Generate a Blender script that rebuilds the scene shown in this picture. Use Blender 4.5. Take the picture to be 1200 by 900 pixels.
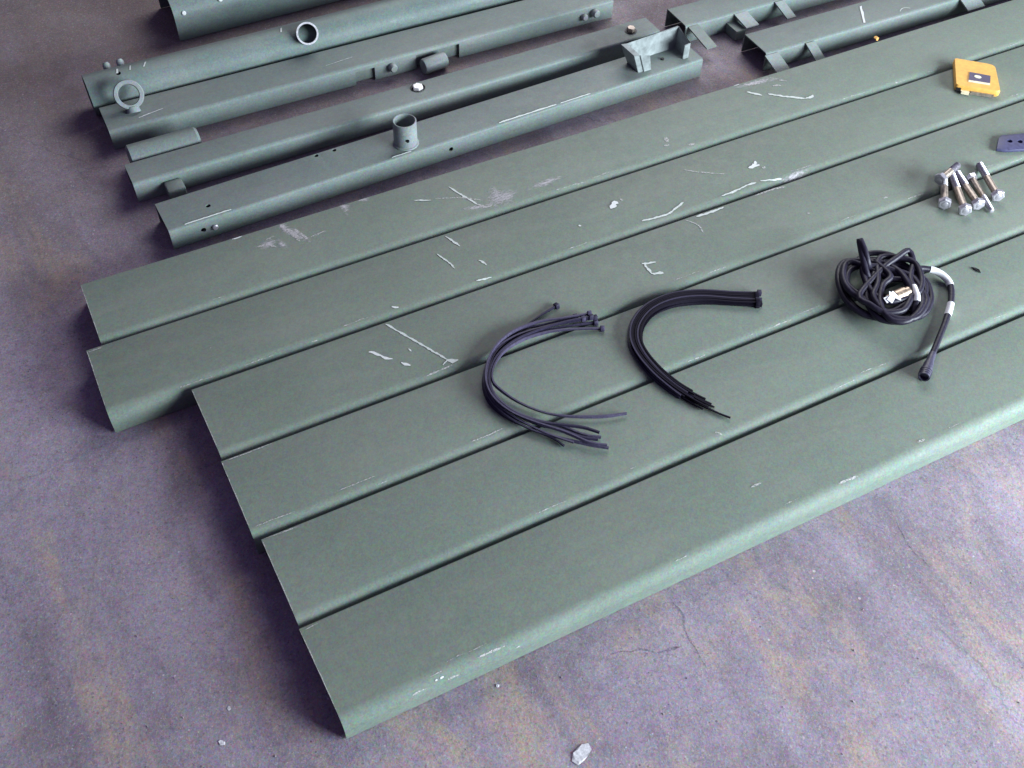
import bpy, bmesh, math, random
from mathutils import Vector, Matrix, noise

random.seed(7)
for o in list(bpy.data.objects):
    bpy.data.objects.remove(o)
scene = bpy.context.scene
COL = scene.collection

# ------------------------------------------------------------------ camera
CAM_LOC=(0.0000,-1.40731,1.28240)
CAM_ROT=[[0.889703, 0.339647, -0.305072], [-0.456029, 0.692771, -0.558664], [0.021597, 0.636167, 0.771249]]
CAM_LENS=36.4878
cd = bpy.data.cameras.new('camera')
cd.sensor_fit = 'HORIZONTAL'
cd.sensor_width = 36.0
cd.lens = CAM_LENS
cd.clip_start = 0.05
cd.clip_end = 100.0
cam = bpy.data.objects.new('camera', cd)
m = Matrix(CAM_ROT).to_4x4()
m.translation = Vector(CAM_LOC)
cam.matrix_world = m
COL.objects.link(cam)
scene.camera = cam

# ------------------------------------------------------------------ light: dim shed, daylight from a wide doorway at the right
world = bpy.data.worlds.new('World')
scene.world = world
world.use_nodes = True
bg = world.node_tree.nodes['Background']
bg.inputs[0].default_value = (0.50, 0.40, 0.84, 1)
bg.inputs[1].default_value = 0.17

def area(name, loc, target, sx, sy, energy, color):
    ld = bpy.data.lights.new(name, 'AREA')
    ld.shape = 'RECTANGLE'
    ld.size, ld.size_y = sx, sy
    ld.energy = energy
    ld.color = color
    lo = bpy.data.objects.new(name, ld)
    lo.location = loc
    lo.rotation_euler = (Vector(target) - Vector(loc)).to_track_quat('-Z', 'Y').to_euler()
    COL.objects.link(lo)
    return lo

area('doorway_daylight', (2.7, -2.65, 0.86), (1.1, -0.3, 0.0), 2.4, 1.2, 290, (0.82, 0.93, 1.0))
area('back_fill', (2.5, 1.75, 2.15), (0.8, -0.2, 0.0), 2.4, 1.6, 70, (0.97, 0.98, 1.0))  # unseen fill, added high behind the rails to light the tops

scene.view_settings.view_transform = 'Standard'
scene.view_settings.look = 'None'
scene.view_settings.exposure = 0.18
scene.view_settings.gamma = 1.0
scene.render.engine = 'CYCLES'

DATA = {
 'scr': [[0.00279, 'line', [[0.3643, -0.3061], [0.3871, -0.3504], [0.4116, -0.3988], [0.4226, -0.4201]]], [0.00674, 'line', [[0.4195, -0.4205], [0.4279, -0.4247], [0.4371, -0.4272]]], [0.00403, 'line', [[0.4109, -0.4262], [0.4207, -0.4211]]], [0.00437, 'chip', [[0.3166, -0.3503], [0.3235, -0.3547], [0.3308, -0.3653], [0.336, -0.3738], [0.3449, -0.3801]]], [0.00432, 'chip', [[0.3542, -0.3925], [0.3588, -0.3987], [0.3649, -0.4047]]], [0.00273, 'chip', [[0.3764, -0.3716], [0.3779, -0.3783]]], [0.00306, 'line', [[0.5329, -0.1323], [0.538, -0.1501]]], [0.00333, 'line', [[0.5393, -0.1581], [0.5462, -0.1784], [0.551, -0.1928]]], [0.00268, 'line', [[0.507, -0.1929], [0.5162, -0.2185], [0.5196, -0.2387]]], [0.00355, 'line', [[0.5654, -0.2376], [0.5697, -0.2456], [0.5717, -0.2547]]], [0.00319, 'line', [[0.5398, -0.2803], [0.5544, -0.2833], [0.5671, -0.2837]]], [0.00567, 'chip', [[0.3879, -0.275], [0.398, -0.2799]]], [0.00319, 'line', [[0.6009, -0.0397], [0.6114, -0.0686], [0.6271, -0.1075]]], [0.00315, 'line', [[0.5278, -0.0468], [0.5556, -0.0602]]], [0.00236, 'faint', [[0.5645, -0.0592], [0.6073, -0.0772], [0.6392, -0.1003]]], [0.0047, 'faint', [[0.6271, -0.1075], [0.6379, -0.1204], [0.6507, -0.1189]]], [0.00311, 'line', [[0.8718, -0.2739], [0.8935, -0.2768], [0.9233, -0.2784], [0.9461, -0.2714], [0.9677, -0.2636]]], [0.00325, 'line', [[1.0415, -0.2793], [1.0683, -0.2789], [1.1019, -0.2749], [1.1206, -0.2758]]], [0.00366, 'line', [[1.1307, -0.2752], [1.1529, -0.2824], [1.1718, -0.2867]]], [0.00379, 'line', [[0.9668, -0.307], [0.9956, -0.3081], [1.026, -0.3073]]], [0.00327, 'faint', [[1.0977, -0.305], [1.1363, -0.3049], [1.1623, -0.3093]]], [0.00864, 'chip', [[0.8386, -0.2222], [0.8514, -0.2128], [0.8588, -0.2125]]], [0.00477, 'faint', [[0.8685, -0.2054], [0.8676, -0.2128]]], [0.00461, 'chip', [[0.7637, -0.2356], [0.7667, -0.2395]]], [0.00842, 'chip', [[1.1332, -0.2364], [1.1472, -0.2333], [1.1567, -0.2364]]], [0.00678, 'chip', [[1.1487, -0.2312], [1.1562, -0.2235]]], [0.00678, 'faint', [[1.1603, -0.2424], [1.1588, -0.25]]], [0.00188, 'faint', [[0.9436, -0.306], [0.9538, -0.321], [0.9571, -0.3326], [0.9538, -0.3484]]], [0.00199, 'faint', [[1.0172, -0.185], [1.0421, -0.2052], [1.0829, -0.2303]]], [0.00447, 'line', [[0.8135, -0.3684], [0.8247, -0.3726], [0.8376, -0.3742]]], [0.00357, 'line', [[0.817, -0.3712], [0.8169, -0.3851], [0.8161, -0.3974]]], [0.00591, 'line', [[0.8153, -0.3959], [0.8246, -0.4004], [0.8354, -0.4022]]], [0.00406, 'line', [[1.2715, -0.0331], [1.2839, -0.0454], [1.2931, -0.0562]]], [0.00445, 'line', [[1.3077, -0.0567], [1.327, -0.0739], [1.348, -0.0887], [1.3675, -0.1027]]], [0.00483, 'line', [[1.3675, -0.1027], [1.3797, -0.1037], [1.389, -0.1001]]], [0.00477, 'chip', [[1.1957, 0.0061], [1.2245, 0.0055], [1.2479, 0.0026], [1.2728, -0.0042]]], [0.00373, 'faint', [[1.2822, -0.012], [1.3129, -0.0199]]], [0.00562, 'faint', [[1.3315, -0.0386], [1.3493, -0.0438]]], [0.00473, 'faint', [[1.357, -0.0275], [1.3696, -0.0368]]], [0.00183, 'faint', [[0.2784, -0.8997], [0.2915, -0.8982], [0.3071, -0.8966]]], [0.00112, 'faint', [[0.1536, -0.8955], [0.1609, -0.8948], [0.1724, -0.8952]]], [0.00269, 'chip', [[0.1927, -0.8922], [0.1975, -0.8921]]], [0.00179, 'chip', [[0.1856, -0.8923], [0.189, -0.8926]]], [0.00157, 'faint', [[0.2016, -0.8957], [0.2168, -0.8963]]], [0.00203, 'faint', [[0.2466, -0.8896], [0.2649, -0.8896], [0.2853, -0.8903]]], [0.00317, 'faint', [[0.7125, -0.8315], [0.7302, -0.832]]], [0.0026, 'faint', [[0.8313, -0.8832], [0.8496, -0.8838], [0.8649, -0.8845]]], [0.00344, 'faint', [[0.9851, -0.8758], [0.9988, -0.8772]]], [0.00508, 'faint', [[1.3062, -0.4132], [1.3164, -0.4155]]], [0.00488, 'faint', [[1.1555, -0.3851], [1.1554, -0.3902]]], [0.0245, 'patch', [[0.2547, -0.0423], [0.2748, -0.0376]]], [0.0216, 'patch', [[0.3045, -0.0374], [0.3223, -0.0702]]], [0.01865, 'patch', [[0.2916, -0.0115], [0.2939, -0.0274]]], [0.01528, 'patch', [[0.2758, -0.0525], [0.2795, -0.0686]]], [0.00546, 'faint', [[0.2911, -0.0039], [0.2933, -0.0246]]], [0.00543, 'faint', [[0.2982, -0.0196], [0.303, -0.0415], [0.3071, -0.0605]]], [0.00542, 'faint', [[0.3082, -0.0269], [0.3157, -0.0452], [0.3206, -0.0621]]], [0.00462, 'faint', [[0.2555, -0.0307], [0.2703, -0.0281]]], [0.00459, 'faint', [[0.2335, -0.0416], [0.254, -0.0443], [0.2651, -0.0569]]], [0.00306, 'faint', [[0.3268, -0.0579], [0.3467, -0.0553], [0.3563, -0.055]]], [0.022, 'patch', [[0.4083, -0.0074], [0.4082, -0.0328]]], [0.01583, 'patch', [[0.4456, -0.0046], [0.4635, -0.0054]]], [0.0062, 'chip', [[0.2031, -0.003], [0.2217, -0.0023]]], [0.0411, 'patch', [[0.6783, -0.1087], [0.719, -0.1045]]], [0.0316, 'patch', [[0.6692, -0.0991], [0.6687, -0.1276]]], [0.01929, 'patch', [[0.7678, -0.1065], [0.8128, -0.1035]]], [0.0237, 'patch', [[1.1974, -0.2904], [1.2389, -0.2877]]], [0.01873, 'patch', [[1.3067, -0.0137], [1.3675, -0.0192]]], [0.01561, 'patch', [[0.624, -0.1138], [0.6548, -0.1209]]], [0.00687, 'faint', [[1.0413, -0.0876], [1.0356, -0.1026]]], [0.0051, 'faint', [[1.024, -0.1087], [1.0343, -0.1107]]], [0.00513, 'faint', [[1.0672, -0.1264], [1.0806, -0.1298]]], [0.00392, 'faint', [[0.7217, -0.7266], [0.7288, -0.7345]]], [0.00177, 'faint', [[0.3858, -0.5804], [0.4111, -0.5806], [0.4403, -0.5791]]], [0.00147, 'faint', [[0.056, -0.5796], [0.0807, -0.5794], [0.1114, -0.5805]]], [0.00148, 'faint', [[0.1771, -0.5749], [0.2096, -0.5747], [0.236, -0.5746]]], [0.0017, 'faint', [[0.0604, -0.6031], [0.0844, -0.6044], [0.1087, -0.6057]]], [0.00161, 'faint', [[0.0638, -0.7568], [0.0805, -0.7557]]], [0.0018, 'faint', [[0.0514, -0.4534], [0.0844, -0.4544], [0.1238, -0.4532]]], [0.00203, 'faint', [[-0.0774, -0.1577], [-0.0558, -0.1563]]], [0.002, 'faint', [[0.3792, -0.4348], [0.4243, -0.4323]]]],
 'floor_marks': [[0.0051, 'pale', [[-0.2228, -0.6726], [-0.2102, -0.6398], [-0.1924, -0.5944], [-0.1728, -0.5475], [-0.1495, -0.492], [-0.1346, -0.4637]]], [0.00382, 'pale', [[-0.2046, -0.6293], [-0.1841, -0.5776], [-0.1632, -0.5258]]], [0.00637, 'pale', [[-0.1469, -0.4856], [-0.126, -0.468], [-0.1016, -0.4578]]], [0.0102, 'pale', [[-0.108, -0.4288], [-0.0953, -0.4071], [-0.0867, -0.3827]]], [0.00765, 'pale', [[-0.086, -0.3949], [-0.0626, -0.3775]]], [0.00637, 'pale', [[-0.2177, -0.2519], [-0.2361, -0.3123], [-0.2421, -0.3591]]], [0.00319, 'crack', [[0.4135, -0.9463], [0.4464, -0.9573], [0.4756, -0.9747], [0.5057, -0.9802]]], [0.00319, 'crack', [[0.5294, -0.9117], [0.5297, -0.9435], [0.52, -0.9708], [0.5174, -1.0236]]], [0.00255, 'crack', [[0.8937, -0.9543], [0.8816, -0.9963], [0.8855, -1.0368]]], [0.01275, 'pale', [[0.6662, -1.048], [0.6615, -1.0689]]], [0.00765, 'pale', [[0.666, -1.1936], [0.6504, -1.204]]], [0.00765, 'pale', [[0.2516, -0.9167], [0.269, -0.919]]], [0.00637, 'pale', [[0.3012, -0.922], [0.318, -0.9212]]], [0.00637, 'pale', [[0.2099, -0.9275], [0.2245, -0.9248]]], [0.00637, 'pale', [[0.3365, -0.9105], [0.3489, -0.9113]]], [0.00892, 'pale', [[0.4305, -1.0356], [0.4227, -1.0418]]]],
 'tie1': [[[0.6321, -0.3939], [0.5992, -0.4015], [0.5672, -0.4113], [0.5291, -0.4217], [0.4959, -0.436], [0.468, -0.462], [0.4491, -0.4914], [0.4425, -0.5257], [0.4505, -0.5589], [0.4717, -0.5963], [0.4966, -0.6307], [0.5047, -0.6502]], [[0.6468, -0.4311], [0.6183, -0.4278], [0.5816, -0.4225], [0.5474, -0.4162], [0.502, -0.4329], [0.4708, -0.4594], [0.4503, -0.4919], [0.4448, -0.5268], [0.4529, -0.5656], [0.4756, -0.6054], [0.5015, -0.6323], [0.5364, -0.6634], [0.5616, -0.6828]], [[0.6679, -0.4392], [0.6255, -0.4292], [0.5834, -0.4192], [0.5357, -0.4209], [0.4964, -0.4382], [0.4704, -0.4632], [0.4527, -0.4931], [0.4479, -0.5265], [0.4586, -0.5629], [0.4819, -0.5961], [0.5137, -0.6313], [0.5386, -0.6646], [0.5601, -0.6804]], [[0.6738, -0.4485], [0.629, -0.4372], [0.5815, -0.4287], [0.534, -0.4303], [0.4984, -0.4432], [0.4732, -0.4665], [0.4557, -0.4946], [0.4522, -0.5267], [0.4635, -0.5617], [0.49, -0.5946], [0.5214, -0.6173], [0.5456, -0.6345], [0.5626, -0.6536]], [[0.6722, -0.4541], [0.6334, -0.4436], [0.5905, -0.4352], [0.5439, -0.4351], [0.5053, -0.4446], [0.4768, -0.4683], [0.4594, -0.4945], [0.456, -0.5249], [0.4685, -0.5605], [0.4922, -0.5903], [0.5165, -0.613], [0.5412, -0.6448], [0.5617, -0.6602]], [[0.6741, -0.4718], [0.635, -0.4548], [0.5941, -0.4431], [0.5492, -0.4397], [0.5094, -0.4486], [0.4793, -0.4695], [0.4637, -0.4947], [0.4676, -0.5193], [0.4827, -0.5528], [0.508, -0.5854], [0.5385, -0.6077], [0.5815, -0.6288], [0.6186, -0.6398]], [[0.6675, -0.4455], [0.6243, -0.437], [0.5813, -0.4348], [0.5364, -0.4376], [0.4996, -0.4498], [0.4749, -0.4693], [0.4567, -0.497], [0.4527, -0.5344], [0.4668, -0.5724], [0.4877, -0.6043], [0.5103, -0.6243], [0.5319, -0.6508], [0.5524, -0.6661]], [[0.6553, -0.4416], [0.6146, -0.4344], [0.5747, -0.4296], [0.5361, -0.4292], [0.4968, -0.4404], [0.4701, -0.4669], [0.4524, -0.4967], [0.4477, -0.5356], [0.4611, -0.575], [0.4824, -0.6088], [0.4993, -0.6312], [0.519, -0.6531]]],
 'tie2c': [[0.9478, -0.5333], [0.9069, -0.5101], [0.8575, -0.4817], [0.8094, -0.4671], [0.7658, -0.4698], [0.7309, -0.489], [0.7101, -0.5163], [0.7021, -0.5488], [0.7027, -0.5886], [0.7108, -0.6254], [0.7222, -0.6537], [0.7354, -0.6788], [0.7479, -0.6997], [0.7584, -0.714]],
 'cable': [[1.1555, -0.6314, 0.059], [1.1328, -0.6304, 0.057], [1.1262, -0.6054, 0.055], [1.1179, -0.5812, 0.077], [1.1356, -0.5299, 0.102], [1.1319, -0.5505, 0.097], [1.1317, -0.5703, 0.077], [1.1668, -0.5389, 0.0502], [1.2043, -0.5638, 0.0511], [1.2123, -0.5989, 0.0516], [1.2033, -0.644, 0.0487], [1.1697, -0.6662, 0.0508], [1.1307, -0.6668, 0.0499], [1.0862, -0.6522, 0.0525], [1.0736, -0.6112, 0.0504], [1.0929, -0.5662, 0.0502], [1.1272, -0.5401, 0.0515], [1.1752, -0.5299, 0.0542], [1.2074, -0.5571, 0.0561], [1.2044, -0.6033, 0.0566], [1.1902, -0.6489, 0.0554], [1.1511, -0.6671, 0.0552], [1.1033, -0.6675, 0.0574], [1.0705, -0.6429, 0.0568], [1.0634, -0.6024, 0.0577], [1.0835, -0.5563, 0.059], [1.12, -0.5293, 0.0567], [1.1591, -0.5483, 0.0591], [1.194, -0.5655, 0.0617], [1.2066, -0.5939, 0.0605], [1.2009, -0.6366, 0.0632], [1.1678, -0.6653, 0.062], [1.1266, -0.6647, 0.0641], [1.0905, -0.6476, 0.0646], [1.0841, -0.6125, 0.0656], [1.0848, -0.5754, 0.0646], [1.118, -0.5542, 0.0663], [1.1808, -0.5723, 0.0603], [1.2011, -0.5914, 0.0604], [1.1975, -0.636, 0.0612], [1.1689, -0.6685, 0.0635], [1.1414, -0.6846, 0.0646], [1.1095, -0.6868, 0.0647], [1.0808, -0.666, 0.0639], [1.0826, -0.6343, 0.0651], [1.1014, -0.604, 0.0679], [1.1415, -0.5765, 0.0679], [1.1456, -0.5484, 0.0662], [1.1632, -0.5823, 0.0688], [1.1731, -0.6182, 0.0678], [1.1553, -0.6502, 0.0674], [1.1274, -0.6617, 0.0681], [1.0976, -0.6623, 0.0695], [1.0809, -0.6266, 0.0678], [1.071, -0.5934, 0.0713], [1.0867, -0.5601, 0.0713], [1.117, -0.5444, 0.0716], [1.1514, -0.5997, 0.0681], [1.1725, -0.6186, 0.0702], [1.1767, -0.6469, 0.0704], [1.1741, -0.6687, 0.0704], [1.1432, -0.6897, 0.0705], [1.1178, -0.6932, 0.0722], [1.0925, -0.6757, 0.0724], [1.0896, -0.6491, 0.0732], [1.0968, -0.6247, 0.0741], [1.1238, -0.6046, 0.0727], [1.1631, -0.5601, 0.0727], [1.1951, -0.5708, 0.0723], [1.2115, -0.5941, 0.0729], [1.1985, -0.6273, 0.0719], [1.1707, -0.6521, 0.0731], [1.1449, -0.6533, 0.0716], [1.1111, -0.6465, 0.0723], [1.1016, -0.6221, 0.072], [1.1104, -0.5884, 0.0724], [1.1322, -0.5645, 0.0733], [1.1816, -0.6061, 0.0709], [1.1835, -0.6359, 0.0718], [1.1688, -0.6647, 0.0698], [1.1454, -0.6837, 0.0718], [1.1102, -0.6941, 0.0721], [1.0903, -0.6823, 0.0714], [1.0879, -0.6605, 0.0737], [1.1006, -0.6374, 0.0735], [1.1269, -0.6131, 0.0737], [1.1514, -0.603, 0.0749], [1.1532, -0.565, 0.0734], [1.1682, -0.577, 0.071], [1.1731, -0.5996, 0.0735], [1.1673, -0.6277, 0.0746], [1.1584, -0.6486, 0.0719], [1.1324, -0.6673, 0.0725], [1.1136, -0.6731, 0.0734], [1.0879, -0.6623, 0.073], [1.0778, -0.6405, 0.0749], [1.0767, -0.6142, 0.0729], [1.1507, -0.5825, 0.073], [1.184, -0.5753, 0.077], [1.2181, -0.5695, 0.077], [1.2135, -0.5905, 0.069], [1.1799, -0.6206, 0.072], [1.159, -0.6605, 0.073], [1.1374, -0.6828, 0.059], [1.1692, -0.6804, 0.051], [1.2027, -0.6569, 0.05], [1.2188, -0.6232, 0.053], [1.2093, -0.6026, 0.059], [1.2241, -0.6, 0.059], [1.2459, -0.6106, 0.055], [1.2566, -0.6266, 0.051], [1.2556, -0.647, 0.047], [1.2299, -0.6766, 0.047], [1.1919, -0.7063, 0.047], [1.1468, -0.7365, 0.048], [1.1152, -0.7572, 0.048]],
 'plug': [[1.1152, -0.7572, 0.048], [1.0721, -0.7865, 0.048]],
 'conn': [[1.1145, -0.6418, 0.069], [1.1566, -0.6424, 0.073]],
 'bands': [[[1.2244, -0.6813, 0.047], [1.209, -0.6946, 0.047]], [[1.2436, -0.6085, 0.055], [1.2575, -0.6365, 0.049]], [[1.172, -0.6415, 0.072], [1.1587, -0.6604, 0.073]]],
 'bolts': [[[1.3851, -0.4865, 0.053], [1.4476, -0.4175, 0.048]], [[1.4079, -0.4406, 0.067], [1.466, -0.4248, 0.071]], [[1.4074, -0.5166, 0.053], [1.4625, -0.4219, 0.048]], [[1.4401, -0.5156, 0.053], [1.4748, -0.4222, 0.048]], [[1.4894, -0.4444, 0.05], [1.4565, -0.5352, 0.047]], [[1.49, -0.5133, 0.053], [1.5312, -0.4213, 0.048]]],
 'case': [[1.7249, -0.1396, 0.057], [1.7843, -0.1951, 0.057], [1.7267, -0.271, 0.057], [1.6614, -0.214, 0.057]],
 'case_win': [[1.7159, -0.1927, 0.057], [1.7457, -0.2222, 0.057], [1.7261, -0.2414, 0.057], [1.6944, -0.2132, 0.057]],
 'case_oval': [1.7183, -0.2138, 0.057],
 'case_tab': [[1.6814, -0.2139, 0.049], [1.6987, -0.2352, 0.049]],
 'plate': [[1.595, -0.4017, 0.049], [1.624, -0.3773, 0.049], [1.6344, -0.3734, 0.049], [1.6801, -0.3877, 0.049], [1.7664, -0.4153, 0.049], [1.7271, -0.4531, 0.049], [1.6424, -0.4257, 0.049], [1.6102, -0.4133, 0.049]],
 'plate_h': [[1.6359, -0.3949, 0.049], [1.6532, -0.4046, 0.049], [1.6733, -0.4127, 0.049]],
 'sliver': [[1.3249, -0.6256, 0.041], [1.3299, -0.6432, 0.041]],
 'yfleck': [1.665, 0.0479, 0.0],
 'fleck': [[0.3148, -1.0443, 0.0, 0.016], [-0.0784, -0.8324, 0.0, 0.0055], [-0.0577, -0.794, 0.0, 0.0035], [0.2603, -0.9192, 0.0, 0.003]],
}

# ------------------------------------------------------------------ materials
class NT:
    def __init__(self, name):
        self.m = bpy.data.materials.new(name)
        self.m.use_nodes = True
        self.t = self.m.node_tree
        self.b = self.t.nodes['Principled BSDF']
        self.out = self.t.nodes['Material Output']
        tc = self.t.nodes.new('ShaderNodeTexCoord')
        self.gen = tc.outputs['Object']
        geo = self.t.nodes.new('ShaderNodeNewGeometry')
        self.pos = geo.outputs['Position']
    def link(self, a, b):
        self.t.links.new(a, b)
    def noise(self, scale, detail=4, rough=.55, vec=None, dist=0.0):
        n = self.t.nodes.new('ShaderNodeTexNoise')
        n.inputs['Scale'].default_value = scale
        n.inputs['Detail'].default_value = detail
        n.inputs['Roughness'].default_value = rough
        n.inputs['Distortion'].default_value = dist
        self.link(vec or self.pos, n.inputs['Vector'])
        return n
    def vor(self, scale, vec=None, feature='F1', rnd=1.0):
        n = self.t.nodes.new('ShaderNodeTexVoronoi')
        n.feature = feature
        n.inputs['Scale'].default_value = scale
        n.inputs['Randomness'].default_value = rnd
        self.link(vec or self.pos, n.inputs['Vector'])
        return n
    def map(self, vec, scale=(1, 1, 1), rot=(0, 0, 0)):
        n = self.t.nodes.new('ShaderNodeMapping')
        n.inputs['Scale'].default_value = scale
        n.inputs['Rotation'].default_value = rot
        self.link(vec, n.inputs['Vector'])
        return n.outputs[0]
    def ramp(self, fac, stops):
        n = self.t.nodes.new('ShaderNodeValToRGB')
        el = n.color_ramp.elements
        while len(el) < len(stops):
            el.new(0.5)
        for e, (p, c) in zip(el, stops):
            e.position = p
            e.color = c if len(c) == 4 else (*c, 1)
        self.link(fac, n.inputs[0])
        return n.outputs[0]
    def step(self, fac, lo, hi):
        n = self.t.nodes.new('ShaderNodeMapRange')
        n.inputs[1].default_value = lo
        n.inputs[2].default_value = hi
        self.link(fac, n.inputs[0])
        return n.outputs[0]
    def math(self, op, a, b):
        n = self.t.nodes.new('ShaderNodeMath')
        n.operation = op
        for i, x in enumerate((a, b)):
            if isinstance(x, (int, float)):
                n.inputs[i].default_value = x
            else:
                self.link(x, n.inputs[i])
        return n.outputs[0]
    def mix(self, fac, a, b, mode='MIX'):
        n = self.t.nodes.new('ShaderNodeMix')
        n.data_type = 'RGBA'
        n.blend_type = mode
        for sock, x in ((n.inputs[0], fac), (n.inputs[6], a), (n.inputs[7], b)):
            if isinstance(x, (int, float)):
                sock.default_value = x
            elif isinstance(x, tuple):
                sock.default_value = x if len(x) == 4 else (*x, 1)
            else:
                self.link(x, sock)
        return n.outputs[2]
    def bump(self, h, strength, dist=0.002, prev=None):
        n = self.t.nodes.new('ShaderNodeBump')
        n.inputs['Strength'].default_value = strength
        n.inputs['Distance'].default_value = dist
        self.link(h, n.inputs['Height'])
        if prev is not None:
            self.link(prev, n.inputs['Normal'])
        return n.outputs[0]
    def done(self, color, rough=.5, normal=None, metallic=0.0, spec=.5):
        if isinstance(color, tuple):
            self.b.inputs['Base Color'].default_value = (*color[:3], 1)
        else:
            self.link(color, self.b.inputs['Base Color'])
        if isinstance(rough, (int, float)):
            self.b.inputs['Roughness'].default_value = rough
        else:
            self.link(rough, self.b.inputs['Roughness'])
        if normal is not None:
            self.link(normal, self.b.inputs['Normal'])
        self.b.inputs['Metallic'].default_value = metallic
        self.b.inputs['Specular IOR Level'].default_value = spec
        return self.m


def paint_material(name, base, dust, grime, rough=.62, top_tone=(.200, .205, .165)):
    n = NT(name)
    big = n.noise(5.0, 5, .6).outputs[0]
    streak = n.noise(9.0, 5, .6, n.map(n.gen, (.5, 3.0, 3.0))).outputs[0]
    mid = n.noise(60.0, 4, .7).outputs[0]
    col = n.mix(n.step(big, .40, .72), base, dust)
    col = n.mix(n.math('MULTIPLY', n.step(streak, .52, .78), .45), col, grime)
    col = n.mix(n.math('MULTIPLY', n.step(mid, .45, .75), .22), col, tuple(c * 1.35 for c in base))
    # colour speckle painted in as camera grain; orange peel in the old paint
    gr = n.noise(430.0, 2, .6)
    sp = n.vor(520.0)
    col = n.mix(.18, col, sp.outputs['Color'], 'OVERLAY')
    sp2 = n.vor(230.0, n.map(n.pos, (1, 1, 1), (.4, .3, .9)))
    col = n.mix(.09, col, sp2.outputs['Color'], 'OVERLAY')
    # tiny pale chips
    v = n.vor(34.0)
    sz = n.noise(11.0, 2, .5).outputs[0]
    dot = n.math('LESS_THAN', v.outputs['Distance'], n.math('MULTIPLY', n.step(sz, .60, .85), .085))
    col = n.mix(n.math('MULTIPLY', dot, .75), col, (.62, .64, .62))
    v2 = n.vor(21.0)
    sz2 = n.noise(8.0, 2, .5, n.map(n.pos, (1, 1, 1), (0, 0, 1.3))).outputs[0]
    dot2 = n.math('LESS_THAN', v2.outputs['Distance'], n.math('MULTIPLY', n.step(sz2, .64, .85), .07))
    col = n.mix(n.math('MULTIPLY', dot2, .7), col, (.06, .05, .045))
    oi = n.t.nodes.new('ShaderNodeObjectInfo')
    hs = n.t.nodes.new('ShaderNodeHueSaturation')
    n.link(n.math('ADD', n.math('MULTIPLY', oi.outputs['Random'], .20), .90), hs.inputs['Value'])
    n.link(n.math('ADD', n.math('MULTIPLY', oi.outputs['Random'], .016), .492), hs.inputs['Hue'])
    n.link(col, hs.inputs['Color'])
    col = hs.outputs[0]
    # dust lying in long soft smears
    du = n.noise(3.2, 6, .7, n.map(n.pos, (.8, 4.0, 1.0)), .8).outputs[0]
    col = n.mix(n.math('MULTIPLY', n.step(du, .50, .75), .30), col, (.30, .29, .26))
    # faces that point up mix towards a greyer olive tone
    geo = n.t.nodes.new('ShaderNodeNewGeometry')
    sx = n.t.nodes.new('ShaderNodeSeparateXYZ')
    n.link(geo.outputs['True Normal'], sx.inputs[0])
    flat = n.step(sx.outputs[2], .80, 1.0)
    col = n.mix(n.math('MULTIPLY', flat, n.math('ADD', n.math('MULTIPLY', big, .30), .08)), col, top_tone)
    rg = n.ramp(mid, [(.3, (rough - .08,) * 3), (.75, (rough + .14,) * 3)])
    b1 = n.bump(n.noise(26.0, 3, .5).outputs[0], .10, .004)
    b2 = n.bump(gr.outputs[0], .10, .0008, b1)
    return n.done(col, rg, b2, spec=.32)


M_PLANK = paint_material('green_plank_paint', (.158, .206, .172), (.184, .228, .194), (.146, .170, .146))
M_RAIL = paint_material('green_rail_paint', (.150, .190, .178), (.195, .222, .215), (.125, .125, .115), .58, (.185, .195, .160))
M_TUBE = paint_material('blue_green_tube_paint', (.130, .175, .165), (.180, .215, .205), (.095, .095, .095), .5)
M_LUG = paint_material('grey_green_lug_paint', (.20, .24, .235), (.30, .32, .33), (.15, .15, .15), .5)


def simple(name, col, rough=.5, metallic=0.0, var=.25, scale=180, spec=.5, bump=.1):
    n = NT(name)
    f = n.noise(scale, 4, .65).outputs[0]
    c = n.mix(n.step(f, .35, .7), tuple(x * (1 - var) for x in col), tuple(min(1, x * (1 + var)) for x in col))
    nm = n.bump(f, bump, .001)
    r = n.ramp(f, [(.3, (max(.05, rough - .1),) * 3), (.7, (min(1, rough + .1),) * 3)])
    return n.done(c, r, nm, metallic, spec)


M_BLACK = simple('black_nylon', (.009, .007, .015), .65, 0, .3, 300, .10)
M_VIOLET = simple('faded_black_nylon', (.032, .027, .056), .55, 0, .3, 300, .18)
M_FADED = simple('faded_purple_grey_nylon', (.062, .053, .098), .5, 0, .3, 300, .25)
M_CORD = simple('black_cable_rubber', (.018, .015, .030), .45, 0, .3, 250, .3)
M_PLUG = simple('dark_plug_rubber', (.055, .050, .085), .42, 0, .3, 250)
M_BAND = simple('white_sleeve', (.72, .72, .74), .5, 0, .08, 120)
M_BRASS = simple('tan_connector_metal', (.46, .36, .27), .38, .7, .25, 200)
M_ZINC = simple('zinc_bolt_steel', (.50, .48, .53), .36, .6, .16, 260)
M_SHANK = simple('yellowed_bolt_shank', (.36, .30, .25), .36, .5, .35, 160)
M_DARK = simple('dark_greasy_steel', (.022, .020, .022), .5, .3, .3, 200)
M_YELLOW = simple('yellow_plastic', (.76, .41, .085), .5, 0, .16, 70)
M_PALEYEL = simple('pale_worn_plastic', (.82, .72, .50), .5, 0, .10, 90)
M_WINDOW = simple('dark_label_print', (.07, .055, .11), .4, 0, .2, 200)
M_OVAL = simple('pale_oval_print', (.80, .76, .56), .5, 0, .1, 200)
M_BLUE = simple('blue_violet_enamel', (.060, .060, .135), .5, 0, .25, 160)
M_GALV = simple('worn_galvanised_steel', (.225, .255, .255), .55, .0, .35, 45)
M_BRIGHT = simple('bright_zinc_head', (.80, .77, .77), .3, .35, .15, 200)
M_FLAKE = simple('white_paint_flake', (.62, .61, .64), .75, 0, .30, 260)
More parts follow.
